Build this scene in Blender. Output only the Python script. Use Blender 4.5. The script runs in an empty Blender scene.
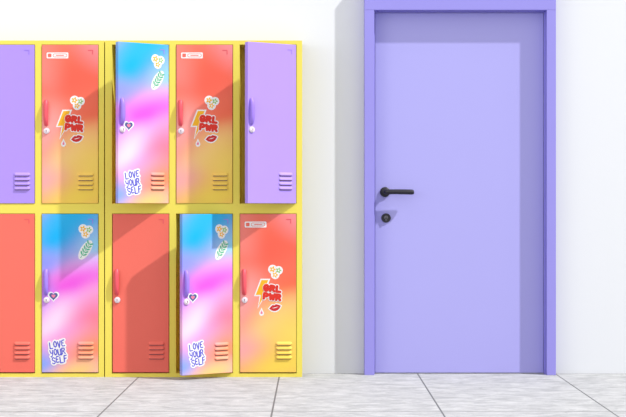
import bpy, bmesh, math
from mathutils import Vector, Matrix

S = 0.0057; D = 8.55; ZC = 165*S; HY = 208.5
LD = 0.18
P = S*(1-LD/D)
col = bpy.context.scene.collection
def lin(c):
    c = c/255.0
    return c/12.92 if c <= 0.04045 else ((c+0.055)/1.055)**2.4
def rgb(h):
    return (lin(h[0]), lin(h[1]), lin(h[2]), 1.0)

# ---------------- materials ----------------
def mat_plain(name, c, rough=0.5, spec=0.25, metal=0.0, var=0.02, scale=6.0, bump=0.0):
    m = bpy.data.materials.new(name); m.use_nodes = True
    nt = m.node_tree; b = nt.nodes['Principled BSDF']
    b.inputs['Roughness'].default_value = rough
    b.inputs['Metallic'].default_value = metal
    b.inputs['Specular IOR Level'].default_value = spec
    tc = nt.nodes.new('ShaderNodeTexCoord')
    n = nt.nodes.new('ShaderNodeTexNoise'); n.inputs['Scale'].default_value = scale
    n.inputs['Detail'].default_value = 4
    nt.links.new(tc.outputs['Object'], n.inputs['Vector'])
    mx = nt.nodes.new('ShaderNodeMix'); mx.data_type = 'RGBA'
    c = rgb(c)
    mx.inputs[6].default_value = tuple(x*(1-var) for x in c[:3])+(1,)
    mx.inputs[7].default_value = tuple(min(1, x*(1+var)) for x in c[:3])+(1,)
    nt.links.new(n.outputs['Fac'], mx.inputs[0])
    nt.links.new(mx.outputs[2], b.inputs['Base Color'])
    if bump:
        bp = nt.nodes.new('ShaderNodeBump'); bp.inputs['Strength'].default_value = bump
        bp.inputs['Distance'].default_value = 0.002
        n2 = nt.nodes.new('ShaderNodeTexNoise'); n2.inputs['Scale'].default_value = 90
        nt.links.new(tc.outputs['Object'], n2.inputs['Vector'])
        nt.links.new(n2.outputs['Fac'], bp.inputs['Height'])
        nt.links.new(bp.outputs[0], b.inputs['Normal'])
    return m

def mat_gradient(name, base, blobs, w, h):
    """blobs: (u,v,ru,rv,angle,color,strength) in door pixels, u from left edge, v from the top, angle tilts up to the right"""
    m = bpy.data.materials.new(name); m.use_nodes = True
    nt = m.node_tree; b = nt.nodes['Principled BSDF']
    b.inputs['Roughness'].default_value = 0.45
    b.inputs['Specular IOR Level'].default_value = 0.2
    N = nt.nodes.new; L = nt.links.new
    tc = N('ShaderNodeTexCoord')
    ns = N('ShaderNodeTexNoise'); ns.inputs['Scale'].default_value = 3.2; ns.inputs['Detail'].default_value = 0
    L(tc.outputs['Object'], ns.inputs['Vector'])
    s1 = N('ShaderNodeVectorMath'); s1.operation = 'SUBTRACT'; s1.inputs[1].default_value = (.5, .5, .5)
    L(ns.outputs['Color'], s1.inputs[0])
    s2 = N('ShaderNodeVectorMath'); s2.operation = 'SCALE'; s2.inputs['Scale'].default_value = 0.10
    L(s1.outputs[0], s2.inputs[0])
    ad = N('ShaderNodeVectorMath'); ad.operation = 'ADD'
    L(tc.outputs['Object'], ad.inputs[0]); L(s2.outputs[0], ad.inputs[1])
    fl = N('ShaderNodeVectorMath'); fl.operation = 'MULTIPLY'; fl.inputs[1].default_value = (1, 0, 1)
    L(ad.outputs[0], fl.inputs[0])
    cur = None
    for (u, v, ru, rv, ang, c, st) in blobs:
        mp = N('ShaderNodeMapping'); mp.vector_type = 'TEXTURE'
        mp.inputs['Location'].default_value = (-w+u*P, 0, -v*P)
        mp.inputs['Rotation'].default_value = (0, -math.radians(ang), 0)
        mp.inputs['Scale'].default_value = (ru*P, 1, rv*P)
        L(fl.outputs[0], mp.inputs['Vector'])
        ln = N('ShaderNodeVectorMath'); ln.operation = 'LENGTH'
        L(mp.outputs[0], ln.inputs[0])
        mr = N('ShaderNodeMapRange'); mr.interpolation_type = 'SMOOTHSTEP'
        mr.inputs['From Min'].default_value = 1.25; mr.inputs['From Max'].default_value = 0.0
        mr.inputs['To Min'].default_value = 0.0; mr.inputs['To Max'].default_value = st
        L(ln.outputs['Value'], mr.inputs['Value'])
        mx = N('ShaderNodeMix'); mx.data_type = 'RGBA'
        if cur is None: mx.inputs[6].default_value = rgb(base)
        else: L(cur, mx.inputs[6])
        mx.inputs[7].default_value = rgb(c)
        L(mr.outputs[0], mx.inputs[0])
        cur = mx.outputs[2]
    L(cur, b.inputs['Base Color'])
    return m

M_wall = mat_plain('wall_paint', (236, 238, 242), 0.9, 0.1, var=0.008, scale=1.5, bump=0.1)
M_yellow = mat_plain('yellow_enamel', (244, 226, 98), 0.5, 0.2)
M_purple = mat_plain('violet_enamel', (180, 150, 246), 0.45, 0.2)
M_coral = mat_plain('coral_enamel', (245, 116, 101), 0.45, 0.2)
M_violetH = mat_plain('violet_handle', (162, 130, 238), 0.4, 0.3)
M_coralH = mat_plain('coral_handle', (238, 92, 104), 0.4, 0.3)
M_lock = mat_plain('white_lock', (240, 230, 238), 0.35, 0.4)
M_slot = mat_plain('dark_slot', (130, 96, 112), 0.7, 0.1)
M_frame = mat_plain('door_frame_paint', (157, 150, 231), 0.5, 0.2)
M_panel = mat_plain('door_panel_paint', (179, 175, 240), 0.5, 0.2, var=0.012, scale=2)
M_dark = mat_plain('dark_metal', (50, 48, 56), 0.35, 0.5, metal=0.3)
M_grey = mat_plain('grey_metal', (110, 108, 116), 0.35, 0.5, metal=0.5)
M_white = mat_plain('sticker_white', (244, 243, 242), 0.5, 0.2)
M_red = mat_plain('sticker_red', (224, 56, 44), 0.5, 0.2)
M_orange = mat_plain('sticker_amber', (252, 186, 44), 0.5, 0.2)
M_green = mat_plain('sticker_green', (150, 200, 110), 0.5, 0.2)
M_teal = mat_plain('sticker_leaf', (96, 190, 150), 0.5, 0.2)
M_lilac = mat_plain('sticker_lilac', (84, 84, 210), 0.5, 0.2)
M_navy = mat_plain('sticker_slate', (84, 96, 150), 0.5, 0.2)
M_lip = mat_plain('sticker_lip', (206, 48, 52), 0.5, 0.2)
M_pink = mat_plain('sticker_pink', (240, 130, 160), 0.5, 0.2)

def mat_floor():
    m = bpy.data.materials.new('stone_tile'); m.use_nodes = True
    nt = m.node_tree; b = nt.nodes['Principled BSDF']; N = nt.nodes.new; L = nt.links.new
    b.inputs['Roughness'].default_value = 0.6; b.inputs['Specular IOR Level'].default_value = 0.2
    tc = N('ShaderNodeTexCoord')
    mp = N('ShaderNodeMapping'); mp.inputs['Scale'].default_value = (1.0, 2.0, 1)
    L(tc.outputs['Object'], mp.inputs['Vector'])
    n = N('ShaderNodeTexNoise'); n.inputs['Scale'].default_value = 7; n.inputs['Detail'].default_value = 14
    n.inputs['Roughness'].default_value = 0.8; n.inputs['Distortion'].default_value = 0.6
    L(mp.outputs[0], n.inputs['Vector'])
    cr = N('ShaderNodeValToRGB')
    cr.color_ramp.elements[0].position = 0.36; cr.color_ramp.elements[0].color = rgb((156, 157, 158))
    cr.color_ramp.elements[1].position = 0.60; cr.color_ramp.elements[1].color = rgb((203, 203, 203))
    L(n.outputs['Fac'], cr.inputs[0])
    sp = N('ShaderNodeSeparateXYZ'); L(tc.outputs['Object'], sp.inputs[0])
    def joint(out, off, T, hw):
        a = N('ShaderNodeMath'); a.operation = 'SUBTRACT'; a.inputs[1].default_value = off; L(out, a.inputs[0])
        p = N('ShaderNodeMath'); p.operation = 'PINGPONG'; p.inputs[1].default_value = T/2; L(a.outputs[0], p.inputs[0])
        g = N('ShaderNodeMath'); g.operation = 'LESS_THAN'; g.inputs[1].default_value = hw; L(p.outputs[0], g.inputs[0])
        return g.outputs[0]
    j1 = joint(sp.outputs['X'], 1.379, 0.784, 0.0042)
    j2 = joint(sp.outputs['Y'], 0.0, 1.6, 0.005)
    mxm = N('ShaderNodeMath'); mxm.operation = 'MAXIMUM'; L(j1, mxm.inputs[0]); L(j2, mxm.inputs[1])
    mx = N('ShaderNodeMix'); mx.data_type = 'RGBA'
    L(mxm.outputs[0], mx.inputs[0]); L(cr.outputs[0], mx.inputs[6]); mx.inputs[7].default_value = rgb((116, 116, 117))
    L(mx.outputs[2], b.inputs['Base Color'])
    bp = N('ShaderNodeBump'); bp.inputs['Strength'].default_value = 0.1; bp.inputs['Distance'].default_value = 0.002
    L(n.outputs['Fac'], bp.inputs['Height']); L(bp.outputs[0], b.inputs['Normal'])
    return m
M_floor = mat_floor()

# ---------------- mesh helpers ----------------
def box(bm, x0, x1, y0, y1, z0, z1, mi=0):
    vs = [bm.verts.new((x, y, z)) for z in (z0, z1) for y in (y0, y1) for x in (x0, x1)]
    for f in ((0, 2, 3, 1), (4, 5, 7, 6), (0, 1, 5, 4), (2, 6, 7, 3), (0, 4, 6, 2), (1, 3, 7, 5)):
        bm.faces.new([vs[i] for i in f]).material_index = mi
def slab(bm, pts, yf, yb, mi=0):
    a = [bm.verts.new((p[0], yf, p[1])) for p in pts]
    b = [bm.verts.new((p[0], yb, p[1])) for p in pts]
    fs = [bm.faces.new(a), bm.faces.new(list(reversed(b)))]
    n = len(pts)
    for i in range(n):
        fs.append(bm.faces.new((a[i], b[i], b[(i+1) % n], a[(i+1) % n])))
    for f in fs: f.material_index = mi
def cyl(bm, cx, cz, y0, y1, r0, r1, n=28, mi=0):
    a = [bm.verts.new((cx+r0*math.cos(t*2*math.pi/n), y0, cz+r0*math.sin(t*2*math.pi/n))) for t in range(n)]
    b = [bm.verts.new((cx+r1*math.cos(t*2*math.pi/n), y1, cz+r1*math.sin(t*2*math.pi/n))) for t in range(n)]
    fs = [bm.faces.new(a), bm.faces.new(list(reversed(b)))]
    for i in range(n):
        fs.append(bm.faces.new((a[i], b[i], b[(i+1) % n], a[(i+1) % n])))
    for f in fs: f.material_index = mi
def tube(bm, path, radii, n=14, mi=0, sx=1.0):
    rings = []
    path = [Vector(p) for p in path]
    for i, p in enumerate(path):
        t = (path[min(i+1, len(path)-1)]-path[max(i-1, 0)]).normalized()
        ref = Vector((1, 0, 0)) if abs(t.x) < 0.7 else Vector((0, 0, 1))
        if abs(path[-1].x-path[0].x) > abs(path[-1].z-path[0].z): ref = Vector((0, 0, 1))
        u = (ref - t*ref.dot(t)).normalized(); v = t.cross(u)
        rings.append([bm.verts.new(p+(u*math.cos(k*2*math.pi/n)*sx+v*math.sin(k*2*math.pi/n))*radii[i]) for k in range(n)])
    for i in range(len(rings)-1):
        for k in range(n):
            f = bm.faces.new((rings[i][k], rings[i][(k+1) % n], rings[i+1][(k+1) % n], rings[i+1][k])); f.material_index = mi
    bm.faces.new(list(reversed(rings[0]))).material_index = mi
    bm.faces.new(rings[-1]).material_index = mi
def finish(bm, name, mats, smooth=False):
    bmesh.ops.recalc_face_normals(bm, faces=bm.faces)
    me = bpy.data.meshes.new(name); bm.to_mesh(me); bm.free()
    for m in mats: me.materials.append(m)
    if smooth:
        for p in me.polygons: p.use_smooth = True
        me.set_sharp_from_angle(angle=math.radians(40))
    return me
def obj(name, me, parent=None, loc=(0, 0, 0), rot=(0, 0, 0)):
    o = bpy.data.objects.new(name, me); col.objects.link(o)
    if parent: o.parent = parent
    o.location = loc; o.rotation_euler = rot
    return o
def bevel(o, w, seg=2):
    md = o.modifiers.new('bevel', 'BEVEL'); md.width = w; md.segments = seg
    md.limit_method = 'ANGLE'; md.angle_limit = math.radians(50)
GLY = {
 'G': [[(1, .80), (.8, .97), (.5, 1.02), (.2, .93), (.02, .7), (0, .4), (.12, .12), (.4, -.02), (.75, 0), (1, .15), (1, .46), (.62, .46)]],
 'R': [[(0, 0), (0, 1), (.55, 1), (.88, .9), (.92, .68), (.6, .5), (0, .48)], [(.45, .5), (1, 0)]],
 'L': [[(0, 1), (0, 0), (.95, 0)]],
 'P': [[(0, 0), (0, 1), (.6, 1), (.95, .88), (.95, .6), (.6, .45), (0, .45)]],
 'W': [[(-.1, 1), (.15, 0), (.5, .75), (.85, 0), (1.1, 1)]],
 'O': [[(.5, 1), (.12, .8), (0, .5), (.12, .18), (.5, 0), (.88, .18), (1, .5), (.88, .8), (.5, 1)]],
 'V': [[(0, 1), (.3, .4), (.45, 0), (.7, .5), (1, 1.08)]],
 'E': [[(.95, 1.02), (.3, 1), (.02, .8), (.1, .58), (.6, .52)], [(.1, .58), (-.05, .3), (.15, .02), (.95, .06)]],
 'Y': [[(0, 1), (.15, .6), (.5, .5), (.9, .6)], [(1, 1), (.85, .3), (.42, -.15), (.1, -.05)]],
 'U': [[(0, 1), (0, .25), (.3, 0), (.7, .05), (.95, .35)], [(.95, 1), (.95, .3), (1.05, 0)]],
 'S': [[(1, .85), (.7, 1.02), (.2, .98), (0, .75), (.3, .53), (.8, .45), (1, .22), (.7, 0), (.25, 0), (0, .15)]],
 'F': [[(.95, 1.02), (.1, .97), (0, -.08)], [(0, .5), (.75, .54)]],
}
CNT = [0]
def word(bm, txt, cx, cz, lw, lh, pitch, rad, rot, yf, yb, mi, jit=0.0):
    """thick-stroke lettering; everything in door pixels; strokes are staggered in height so none coincide"""
    c, s = math.cos(rot), math.sin(rot)
    x0 = -pitch*(len(txt)-1)/2 - lw/2
    for k, ch in enumerate(txt):
        dz = jit*(1 if k % 2 else -1)
        for line in GLY[ch]:
            pts = [(cx+x0+k*pitch+a*lw, cz+dz-lh/2+b*lh) for a, b in line]
            pts = [(x*c-z*s, x*s+z*c) for x, z in pts]
            for (ax, az), (bx, bz) in zip(pts[:-1], pts[1:]):
                an = math.atan2(bz-az, bx-ax)
                out = []
                for q in range(7):
                    t = an+math.pi/2+math.pi*q/6; out.append(((ax+rad*math.cos(t))*P, (az+rad*math.sin(t))*P))
                for q in range(7):
                    t = an-math.pi/2+math.pi*q/6; out.append(((bx+rad*math.cos(t))*P, (bz+rad*math.sin(t))*P))
                CNT[0] += 1
                slab(bm, out, yf-(CNT[0] % 29)*2.5e-5, yb-(CNT[0] % 29)*1e-6, mi)
def ellipse(cx, cz, rx, rz, n=24, rot=0):
    c, s = math.cos(rot), math.sin(rot)
    return [(cx+rx*math.cos(t)*c-rz*math.sin(t)*s, cz+rx*math.cos(t)*s+rz*math.sin(t)*c) for t in [i*2*math.pi/n for i in range(n)]]

# ---------------- setting ----------------
bm = bmesh.new(); box(bm, -6, 6, 0, 0.12, 0, 3.4)
w = obj('wall_back', finish(bm, 'wall_back', [M_wall])); w['kind'] = 'structure'
bm = bmesh.new(); box(bm, -6, 6, -10, 0.12, -0.1, 0)
f = obj('floor', finish(bm, 'floor', [M_floor])); f['kind'] = 'structure'

# ---------------- door ----------------
def X(px, d): return (px-313)*S*(1-d/D)
def Z(py, d): return ZC-(py-HY)*S*(1-d/D)
door = bpy.data.objects.new('door_1', None); col.objects.link(door)
door['kind'] = 'structure'
door['label'] = 'periwinkle painted single door with black lever handle in white wall'
door['category'] = 'door'
FD = 0.084
door.location = ((X(364.5, FD)+X(556, FD))/2, 0, 0)
ox = door.location.x
xo0, xo1, xi0, xi1 = X(364.5, FD)-ox, X(556, FD)-ox, X(374.2, FD)-ox, X(546.8, FD)-ox
zt, zi = Z(-30, FD), Z(10, FD)
bm = bmesh.new()
box(bm, xo0, xi0, -FD, -0.001, 0, zi)
box(bm, xi1, xo1, -FD, -0.001, 0, zi)
box(bm, xo0, xo1, -FD, -0.001, zi+0.0005, zt)
t = 0.006
box(bm, xi0, xi0+t, -0.032, -0.001, 0, zi-t)
box(bm, xi1-t, xi1, -0.032, -0.001, 0, zi-t)
box(bm, xi0, xi1, -0.032, -0.001, zi-t, zi)
o = obj('door_frame', finish(bm, 'door_frame', [M_frame]), door); bevel(o, 0.0015)
o['label'] = 'deeper violet door frame'
PD = 0.012
bm = bmesh.new(); box(bm, xi0+t+0.002, xi1-t-0.002, -PD, -0.001, 0.006, zi-t-0.002)
o = obj('door_panel', finish(bm, 'door_leaf', [M_panel]), door); bevel(o, 0.0015)
bm = bmesh.new()
cyl(bm, 0, 0, -0.010, 0, 0.027, 0.029, 36)
cyl(bm, 0, 0, -0.014, -0.0101, 0.022, 0.027, 36)
L_ = 0.162
path = [(0, -0.010, 0), (0, -0.036, 0), (0.002, -0.048, 0), (0.008, -0.055, 0), (0.018, -0.058, 0), (0.06, -0.058, 0.001), (0.11, -0.057, 0.0), (0.15, -0.056, -0.001), (L_-0.003, -0.056, -0.001), (L_, -0.056, -0.001)]
tube(bm, path, [0.012, 0.012, 0.013, 0.0135, 0.014, 0.014, 0.0145, 0.0145, 0.012, 0.007], 18)
obj('lever_handle', finish(bm, 'lever_handle', [M_dark], True), door, (X(385, PD)-ox, -PD, Z(192, PD)))
bm = bmesh.new()
cyl(bm, 0, 0, -0.009, 0, 0.024, 0.027, 36, 0)
cyl(bm, 0, 0.003, -0.017, -0.0091, 0.010, 0.011, 24, 1)
box(bm, -0.004, 0.004, -0.017, -0.0092, -0.014, 0.0, 1)
box(bm, -0.001, 0.001, -0.0178, -0.0171, -0.004, 0.008, 0)
obj('lock_escutcheon', finish(bm, 'lock_escutcheon', [M_dark, M_grey], True), door, (X(386, PD)-ox, -PD, Z(218, PD)))

# ---------------- lockers ----------------
def LX(px): return (px-313)*P
def LZ(py): return ZC-(py-HY)*P
ZT, ZB = LZ(40.5), 0.0
ROWS = [(44.5, 203.5), (213.5, 373.3)]
COLS = [(7, 64.3), (71, 128), (134.6, 191.6)]
UW = 197
G = 0.5
DW = 57.0-2*G; DH = 159.3-2*G
w_, h_ = DW*P, DH*P
TH = 5.5*P

M_warm = mat_gradient('warm_gradient', (250, 140, 110), [
    (34, 32, 90, 58, 20, (246, 102, 82), 1.0),
    (56, 0, 40, 24, -30, (252, 150, 158), 0.85),
    (0, 16, 26, 44, 20, (252, 142, 134), 0.75),
    (0, 84, 42, 32, 35, (255, 168, 164), 1.0),
    (56, 74, 34, 28, 25, (248, 110, 80), 0.9),
    (28, 112, 60, 22, 28, (255, 198, 148), 0.95),
    (54, 124, 50, 44, 30, (252, 218, 104), 1.0),
    (2, 134, 28, 30, 30, (254, 172, 172), 0.95),
    (40, 154, 66, 26, 12, (251, 216, 88), 1.0)], w_, h_)
M_cool = mat_gradient('cool_gradient', (242, 152, 228), [
    (18, 18, 66, 44, 20, (16, 174, 242), 1.0),
    (34, 2, 56, 24, 5, (30, 184, 242), 0.95),
    (60, 30, 28, 22, 35, (140, 220, 248), 0.9),
    (2, 50, 26, 22, 25, (136, 150, 248), 0.8),
    (48, 52, 34, 16, 30, (226, 190, 250), 0.9),
    (32, 72, 56, 24, 25, (238, 92, 222), 1.0),
    (0, 84, 22, 22, 10, (188, 138, 246), 0.85),
    (58, 86, 18, 20, 50, (252, 160, 214), 0.85),
    (12, 106, 42, 20, 30, (251, 216, 244), 1.0),
    (54, 110, 34, 26, 25, (252, 128, 150), 0.95),
    (18, 128, 40, 16, 20, (242, 168, 222), 0.85),
    (46, 138, 48, 26, 20, (254, 152, 108), 1.0),
    (0, 148, 24, 22, 20, (124, 170, 250), 0.9),
    (34, 160, 40, 16, 5, (255, 206, 130), 1.0)], w_, h_)

def panel_mesh(m):
    bm = bmesh.new(); box(bm, -w_, 0, 0, TH, -h_, 0)
    return finish(bm, 'door_panel', [m])
def vent_mesh(m):
    bm = bmesh.new()
    for i in range(4):
        u0, u1 = 35.5*P, 52*P
        v = (127.5+i*4.6)*P
        x0, x1 = -w_+u0, -w_+u1
        z0 = -v; hgt = 3.2*P; pr = 1.5*P
        n = 6
        prof = [(0.0, 0.0), (-pr*0.35, -hgt*0.2), (-pr*0.8, -hgt*0.55), (-pr, -hgt*0.85), (-pr*0.95, -hgt), (0.0, -hgt)]
        stations = [(x0, 0.02), (x0+1.0*P, 0.7), (x0+2.0*P, 1.0), (x1-2.0*P, 1.0), (x1-1.0*P, 0.7), (x1, 0.02)]
        rings = [[bm.verts.new((sx, y*k-0.0002, z0-hgt*0.5+(z+hgt*0.5)*(0.5+0.5*k))) for (y, z) in prof] for sx, k in stations]
        for a, b in zip(rings[:-1], rings[1:]):
            for k in range(n):
                fc = bm.faces.new((a[k], b[k], b[(k+1) % n], a[(k+1) % n]))
                fc.material_index = 1 if k == 4 else 0
        bm.faces.new(rings[0]); bm.faces.new(list(reversed(rings[-1])))
        box(bm, x0+1.2*P, x1-1.2*P, -0.0008, -0.0001, z0-hgt-0.7*P, z0-hgt-0.02*P, 1)
    return finish(bm, 'louver_vent', [m, M_slot])
def handle_mesh(m):
    bm = bmesh.new()
    L2 = 12*P
    path = []; rad = []
    for i in range(17):
        a = -1+2*i/16
        path.append((0, -(1-abs(a)**4)*2.4*P+0.3*P, a*L2)); rad.append(P*(2.0+0.4*(1-a*a)))
    tube(bm, path, rad, 16)
    return finish(bm, 'pull_handle', [m], True)
def lock_mesh():
    bm = bmesh.new()
    cyl(bm, 0, 0, -1.4*P, -0.0001, 2.7*P, 3.1*P, 28, 0)
    cyl(bm, 0, 0, -2.0*P, -1.41*P, 1.7*P, 2.0*P, 24, 0)
    box(bm, -0.3*P, 0.3*P, -2.15*P, -2.01*P, -1.1*P, 1.1*P, 1)
    return finish(bm, 'key_lock', [M_lock, M_slot], True)
def notch_mesh(m):
    bm = bmesh.new()
    slab(bm, [(0, 0), (5*P, 0), (5*P, -4.5*P), (4.3*P, -4.5*P), (4.3*P, -0.7*P), (0, -0.7*P)], -0.0012, -0.0001)
    return finish(bm, 'corner_mark', [m])
def flower_mesh():
    """cluster of three small blooms on one die-cut white backing"""
    bm = bmesh.new()
    bl = ((-2.9, 2.2, 3.2, 1), (3.0, 1.2, 2.9, 2), (-0.4, -3.3, 2.9, 1))
    for j, (cx, cz, rr, mi) in enumerate(bl):
        slab(bm, [(x*P, z*P) for x, z in ellipse(cx, cz, rr+1.4, rr+1.4, 28)], -0.0004-j*6e-5, -0.0001, 0)
    for j, (cx, cz, rr, mi) in enumerate(bl):
        pts = []
        for i in range(50):
            t = i*2*math.pi/50+0.3+j
            r = rr*(0.74+0.26*math.cos(5*t))*P
            pts.append((cx*P+r*math.cos(t), cz*P+r*math.sin(t)))
        slab(bm, pts, -0.0009-0.00005*j, -0.0005, mi)
        cyl(bm, cx*P, cz*P, -0.0013, -0.0010, 0.9*P, 0.9*P, 12, 0)
    return finish(bm, 'flower_sticker', [M_white, M_orange, M_green])
def leaf_mesh():
    bm = bmesh.new()
    rot = math.radians(-32)
    slab(bm, ellipse(0, 0, 5.0*P, 11*P, 32, rot), -0.0004, -0.0001, 0)
    c, s = math.cos(rot), math.sin(rot)
    def R(x, z): return ((x*c-z*s)*P, (x*s+z*c)*P)
    slab(bm, [R(-.3, -9.5), R(.3, -9.5), R(.3, 9), R(-.3, 9)], -0.0007, -0.00041, 1)
    for k in range(5):
        z = -6+k*3.1
        for sd in (-1, 1):
            cx, cz = R(sd*2.0, z+1.6)
            slab(bm, ellipse(cx, cz, 0.8*P, 2.1*P, 14, rot-sd*math.radians(42)), -0.0009-0.0001*(sd > 0)-k*3e-5, -0.00042, 1)
    return finish(bm, 'leaf_sticker', [M_white, M_teal])
def heart_pts(sc):
    r = []
    for i in range(40):
        t = i*2*math.pi/40
        r.append((math.sin(t)**3*sc, (13*math.cos(t)-5*math.cos(2*t)-2*math.cos(3*t)-math.cos(4*t))/16*sc))
    return r
def heart_mesh():
    bm = bmesh.new()
    slab(bm, heart_pts(5.8*P), -0.0004, -0.0001, 0)
    slab(bm, heart_pts(4.3*P), -0.0007, -0.00041, 1)
    slab(bm, heart_pts(2.0*P), -0.0010, -0.00071, 2)
    return finish(bm, 'heart_sticker', [M_white, M_navy, M_pink])
def love_mesh():
    bm = bmesh.new()
    rot = math.radians(8)
    rows = (('LOVE', 0.3, 7.8), ('YOUR', -0.4, 0.1), ('SELF', 0.6, -7.6))
    for tx, cx, cz in rows:
        word(bm, tx, cx, cz, 2.8, 5.9, 4.0, 1.9, rot, -0.0004, -0.0001, 0, 0.4)
    c, s = math.cos(rot), math.sin(rot)
    slab(bm, [((x*c-z*s)*P, (x*s+z*c)*P) for x, z in ((-7.8, 9.2), (7.8, 9.2), (7.8, -9.2), (-7.8, -9.2))], -0.00035, -0.0001, 0)
    for tx, cx, cz in rows:
        word(bm, tx, cx, cz, 2.8, 5.9, 4.0, 0.48, rot, -0.0013, -0.0005, 1, 0.4)
    return finish(bm, 'love_yourself_sticker', [M_white, M_lilac])
def girl_mesh():
    bm = bmesh.new()
    rot = math.radians(-6)
    bolt = [(-8, 12.5), (-1.4, 12.5), (-4.6, 4), (-1.4, 4), (-11, -13.5), (-8.4, -2.3), (-13.8, -2.3)]
    bo = [(-9, 13.8), (0.7, 13.8), (-2.6, 5.3), (0.8, 5.3), (-12.0, -16.2), (-10.0, -3.6), (-15.6, -3.6)]
    slab(bm, [(x*P, z*P) for x, z in bo], -0.00035, -0.0001, 0)
    rws = (('GRL', 2.4, 4.4), ('PWR', 3.0, -3.8))
    for tx, cx, cz in rws:
        word(bm, tx, cx, cz, 3.8, 5.2, 6.3, 2.2, rot, -0.0004, -0.0001, 0)
    slab(bm, [(x*P, z*P) for x, z in bolt], -0.00125, -0.00036, 2)
    for tx, cx, cz in rws:
        word(bm, tx, cx, cz, 3.8, 5.2, 6.3, 1.7, rot, -0.0014, -0.0005, 0)
    for tx, cx, cz in rws:
        word(bm, tx, cx, cz, 3.8, 5.2, 6.3, 1.3, rot, -0.0024, -0.0015, 1)
    return finish(bm, 'girl_power_sticker', [M_white, M_red, M_orange])
def lips_mesh():
    bm = bmesh.new()
    rot = math.radians(14); c, s = math.cos(rot), math.sin(rot)
    def lp(sc):
        base = [(-6, 0.4), (-4, 1.9), (-1.6, 3.1), (0, 2.3), (1.6, 3.1), (4, 1.9), (6, 0.4), (4, -2), (1.8, -3.2), (0, -3.5), (-1.8, -3.2), (-4, -2)]
        return [((x*sc[0]*c-z*sc[1]*s)*P, (x*sc[0]*s+z*sc[1]*c)*P) for x, z in base]
    slab(bm, lp((1.22, 1.35)), -0.0004, -0.0001, 0)
    slab(bm, lp((1, 1)), -0.0007, -0.00041, 1)
    slab(bm, [((x*c-z*s)*P, (x*s+z*c)*P) for x, z in ((-3.2, 0.15), (0, 0.25), (3.2, 0.15), (1.5, -0.35), (0, -0.45), (-1.5, -0.35))], -0.0010, -0.00071, 0)
    return finish(bm, 'lips_sticker', [M_white, M_lip])
def drop_mesh():
    bm = bmesh.new()
    pts = [(0, 4.6), (1, 2.2), (2.2, 0), (2.5, -1.6), (1.6, -3.3), (0, -3.9), (-1.6, -3.3), (-2.5, -1.6), (-2.2, 0), (-1, 2.2)]
    slab(bm, [(x*P, z*P) for x, z in pts], -0.0004, -0.0001, 0)
    slab(bm, [(x*P*.45, (z*.45-.3)*P) for x, z in pts], -0.0007, -0.00041, 1)
    return finish(bm, 'drop_sticker', [M_white, M_pink])
def card_mesh():
    bm = bmesh.new()
    def rr(x0, x1, z0, z1, r):
        p = []
        for cx, cz, a0 in ((x1-r, z1-r, 0), (x0+r, z1-r, 90), (x0+r, z0+r, 180), (x1-r, z0+r, 270)):
            for k in range(5):
                a = math.radians(a0+k*22.5); p.append(((cx+r*math.cos(a))*P, (cz+r*math.sin(a))*P))
        return p
    slab(bm, rr(-11.5, 11.5, -3.6, 3.6, 1.2), -0.0004, -0.0001, 1)
    slab(bm, rr(-10.9, 10.9, -3.0, 3.0, 0.9), -0.0006, -0.00041, 0)
    slab(bm, rr(-9.6, -6, -1.8, 1.8, 0.8), -0.0008, -0.00061, 1)
    slab(bm, rr(-4.5, 9.6, -1.8, 1.8, 1.6), -0.0008, -0.00061, 1)
    slab(bm, rr(-4, 9.1, -1.3, 1.3, 1.2), -0.0010, -0.00081, 0)
    slab(bm, rr(-1.5, 6.6, -0.4, 0.4, 0.3), -0.0012, -0.00101, 1)
    return finish(bm, 'name_card', [M_white, M_coral])

ME = dict(flower=flower_mesh(), leaf=leaf_mesh(), heart=heart_mesh(), love=love_mesh(), girl=girl_mesh(),
          lips=lips_mesh(), drop=drop_mesh(), card=card_mesh(), lock=lock_mesh())
STY = {}
for k, m, hm in (('warm', M_warm, M_coralH), ('cool', M_cool, M_violetH), ('purple', M_purple, M_violetH), ('coral', M_coral, M_coralH)):
    STY[k] = dict(panel=panel_mesh(m), vent=vent_mesh(m), handle=handle_mesh(hm), notch=notch_mesh(hm))
STICK = {'warm': [('name_card', 'card', 15.5, 10.5), ('flower_sticker', 'flower', 35.5, 57.5), ('girl_power_sticker', 'girl', 29.5, 78.5),
                  ('lips_sticker', 'lips', 35, 93.5), ('drop_sticker', 'drop', 21.5, 98)],
         'cool': [('flower_sticker', 'flower', 44, 17), ('leaf_sticker', 'leaf', 43.5, 36), ('heart_sticker', 'heart', 11.5, 82),
                  ('love_yourself_sticker', 'love', 16, 138)]}
LAB = {'warm': 'coral-to-yellow gradient locker door with girl power stickers',
       'cool': 'blue, magenta and peach gradient locker door with stickers',
       'purple': 'plain violet locker door', 'coral': 'plain coral red locker door'}

def carcass():
    bm = bmesh.new()
    W = UW*P; H = ZT
    b = 0.004
    box(bm, 0, W, LD-b, LD-0.001, 0, H)
    z_top0, z_top1 = LZ(ROWS[0][1]), LZ(ROWS[0][0])
    z_bot0, z_bot1 = LZ(ROWS[1][1]), LZ(ROWS[1][0])
    for za, zb in ((0, z_bot0), (z_bot1, z_top0), (z_top1, H)):
        box(bm, 0, W, 0, LD-b, za, zb)
    xs = [0]+[c*P for cc in COLS for c in cc]+[W]
    for i in range(0, len(xs), 2):
        for za, zb in ((z_bot0, z_bot1), (z_top0, z_top1)):
            box(bm, xs[i], xs[i+1], 0, LD-b, za, zb)
    bmesh.ops.remove_doubles(bm, verts=bm.verts, dist=1e-6)
    return finish(bm, 'cabinet_body', [M_yellow])
ME_body = carcass()

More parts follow.
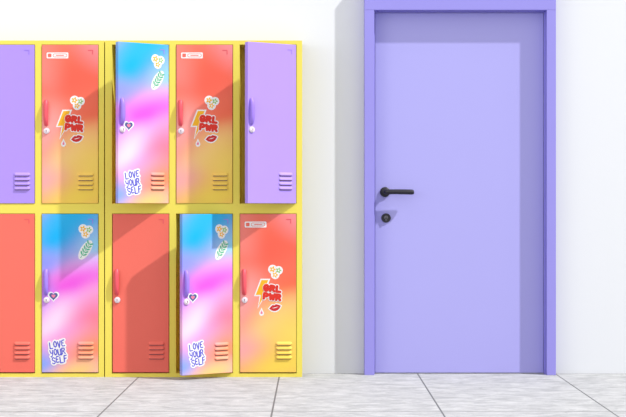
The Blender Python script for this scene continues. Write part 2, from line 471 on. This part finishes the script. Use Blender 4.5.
def unit(px0, layout, label):
    e = bpy.data.objects.new('locker_cabinet', None); col.objects.link(e)
    e.location = (LX(px0), -LD, 0)
    e['label'] = label; e['category'] = 'locker'; e['group'] = 'row of school lockers'
    o = obj('cabinet_body', ME_body, e); o['label'] = 'yellow painted metal cabinet body'
    for (r, c), (st, ang) in layout.items():
        prd = 0.8*P
        d = obj('locker_door', STY[st]['panel'], e, ((COLS[c][1]-G)*P, -prd, LZ(ROWS[r][0]+G)), (0, 0, math.radians(ang)))
        d['label'] = LAB[st]+(', ajar' if ang else '')
        bevel(d, 0.0015, 2)
        obj('louver_vent', STY[st]['vent'], d)
        obj('corner_mark', STY[st]['notch'], d, (-w_+46*P, 0, -5*P))
        obj('pull_handle', STY[st]['handle'], d, (-w_+4.2*P, 0, -68*P))
        obj('key_lock', ME['lock'], d, (-w_+4.6*P, 0, -86*P))
        for nm, k, u, v in STICK.get(st, []):
            obj(nm, ME[k], d, (-w_+u*P, 0, -v*P))
    return e
unit(-93, {(0, 0): ('warm', 0), (0, 1): ('purple', 0), (0, 2): ('warm', 0),
           (1, 0): ('cool', 0), (1, 1): ('coral', 0), (1, 2): ('cool', 0)},
     'yellow steel locker cabinet with violet, coral and gradient doors, all closed')
unit(105, {(0, 0): ('cool', 34), (0, 1): ('warm', 0), (0, 2): ('purple', 33),
           (1, 0): ('coral', 0), (1, 1): ('cool', 32), (1, 2): ('warm', 0)},
     'yellow steel locker cabinet with three doors ajar, beside the door')

# ---------------- light ----------------
sd = bpy.data.lights.new('sun', 'SUN'); sd.energy = 3.5; sd.angle = math.radians(1.4); sd.color = (1.0, 0.99, 0.975)
sd.cycles.max_bounces = 0
so = bpy.data.objects.new('sun', sd); col.objects.link(so)
so.rotation_euler = Vector((-2.0, 1.0, -2.5)).to_track_quat('-Z', 'Y').to_euler()
so.location = (4, -3, 5)
# added soft fill, no real lamp, opens up shaded edges and locker interiors
ad = bpy.data.lights.new('fill_light', 'AREA'); ad.shape = 'SQUARE'; ad.size = 3.0; ad.energy = 70
ao = bpy.data.objects.new('fill_light', ad); col.objects.link(ao)
ao.location = (-6.5, -6.0, 2.6)
ao.rotation_euler = (Vector((-0.8, 0, 1.0))-Vector(ao.location)).to_track_quat('-Z', 'Y').to_euler()
wd = bpy.data.worlds.new('world'); bpy.context.scene.world = wd; wd.use_nodes = True
bg = wd.node_tree.nodes['Background']; bg.inputs[0].default_value = (0.98, 0.985, 1.0, 1); bg.inputs[1].default_value = 0.97

# ---------------- camera ----------------
cd = bpy.data.cameras.new('camera'); cd.sensor_width = 36; cd.lens = 36*1500/626
co = bpy.data.objects.new('camera', cd); col.objects.link(co)
co.location = (0, -D, ZC); co.rotation_euler = (math.radians(90), 0, 0)
bpy.context.scene.camera = co
bpy.context.scene.view_settings.view_transform = 'Standard'
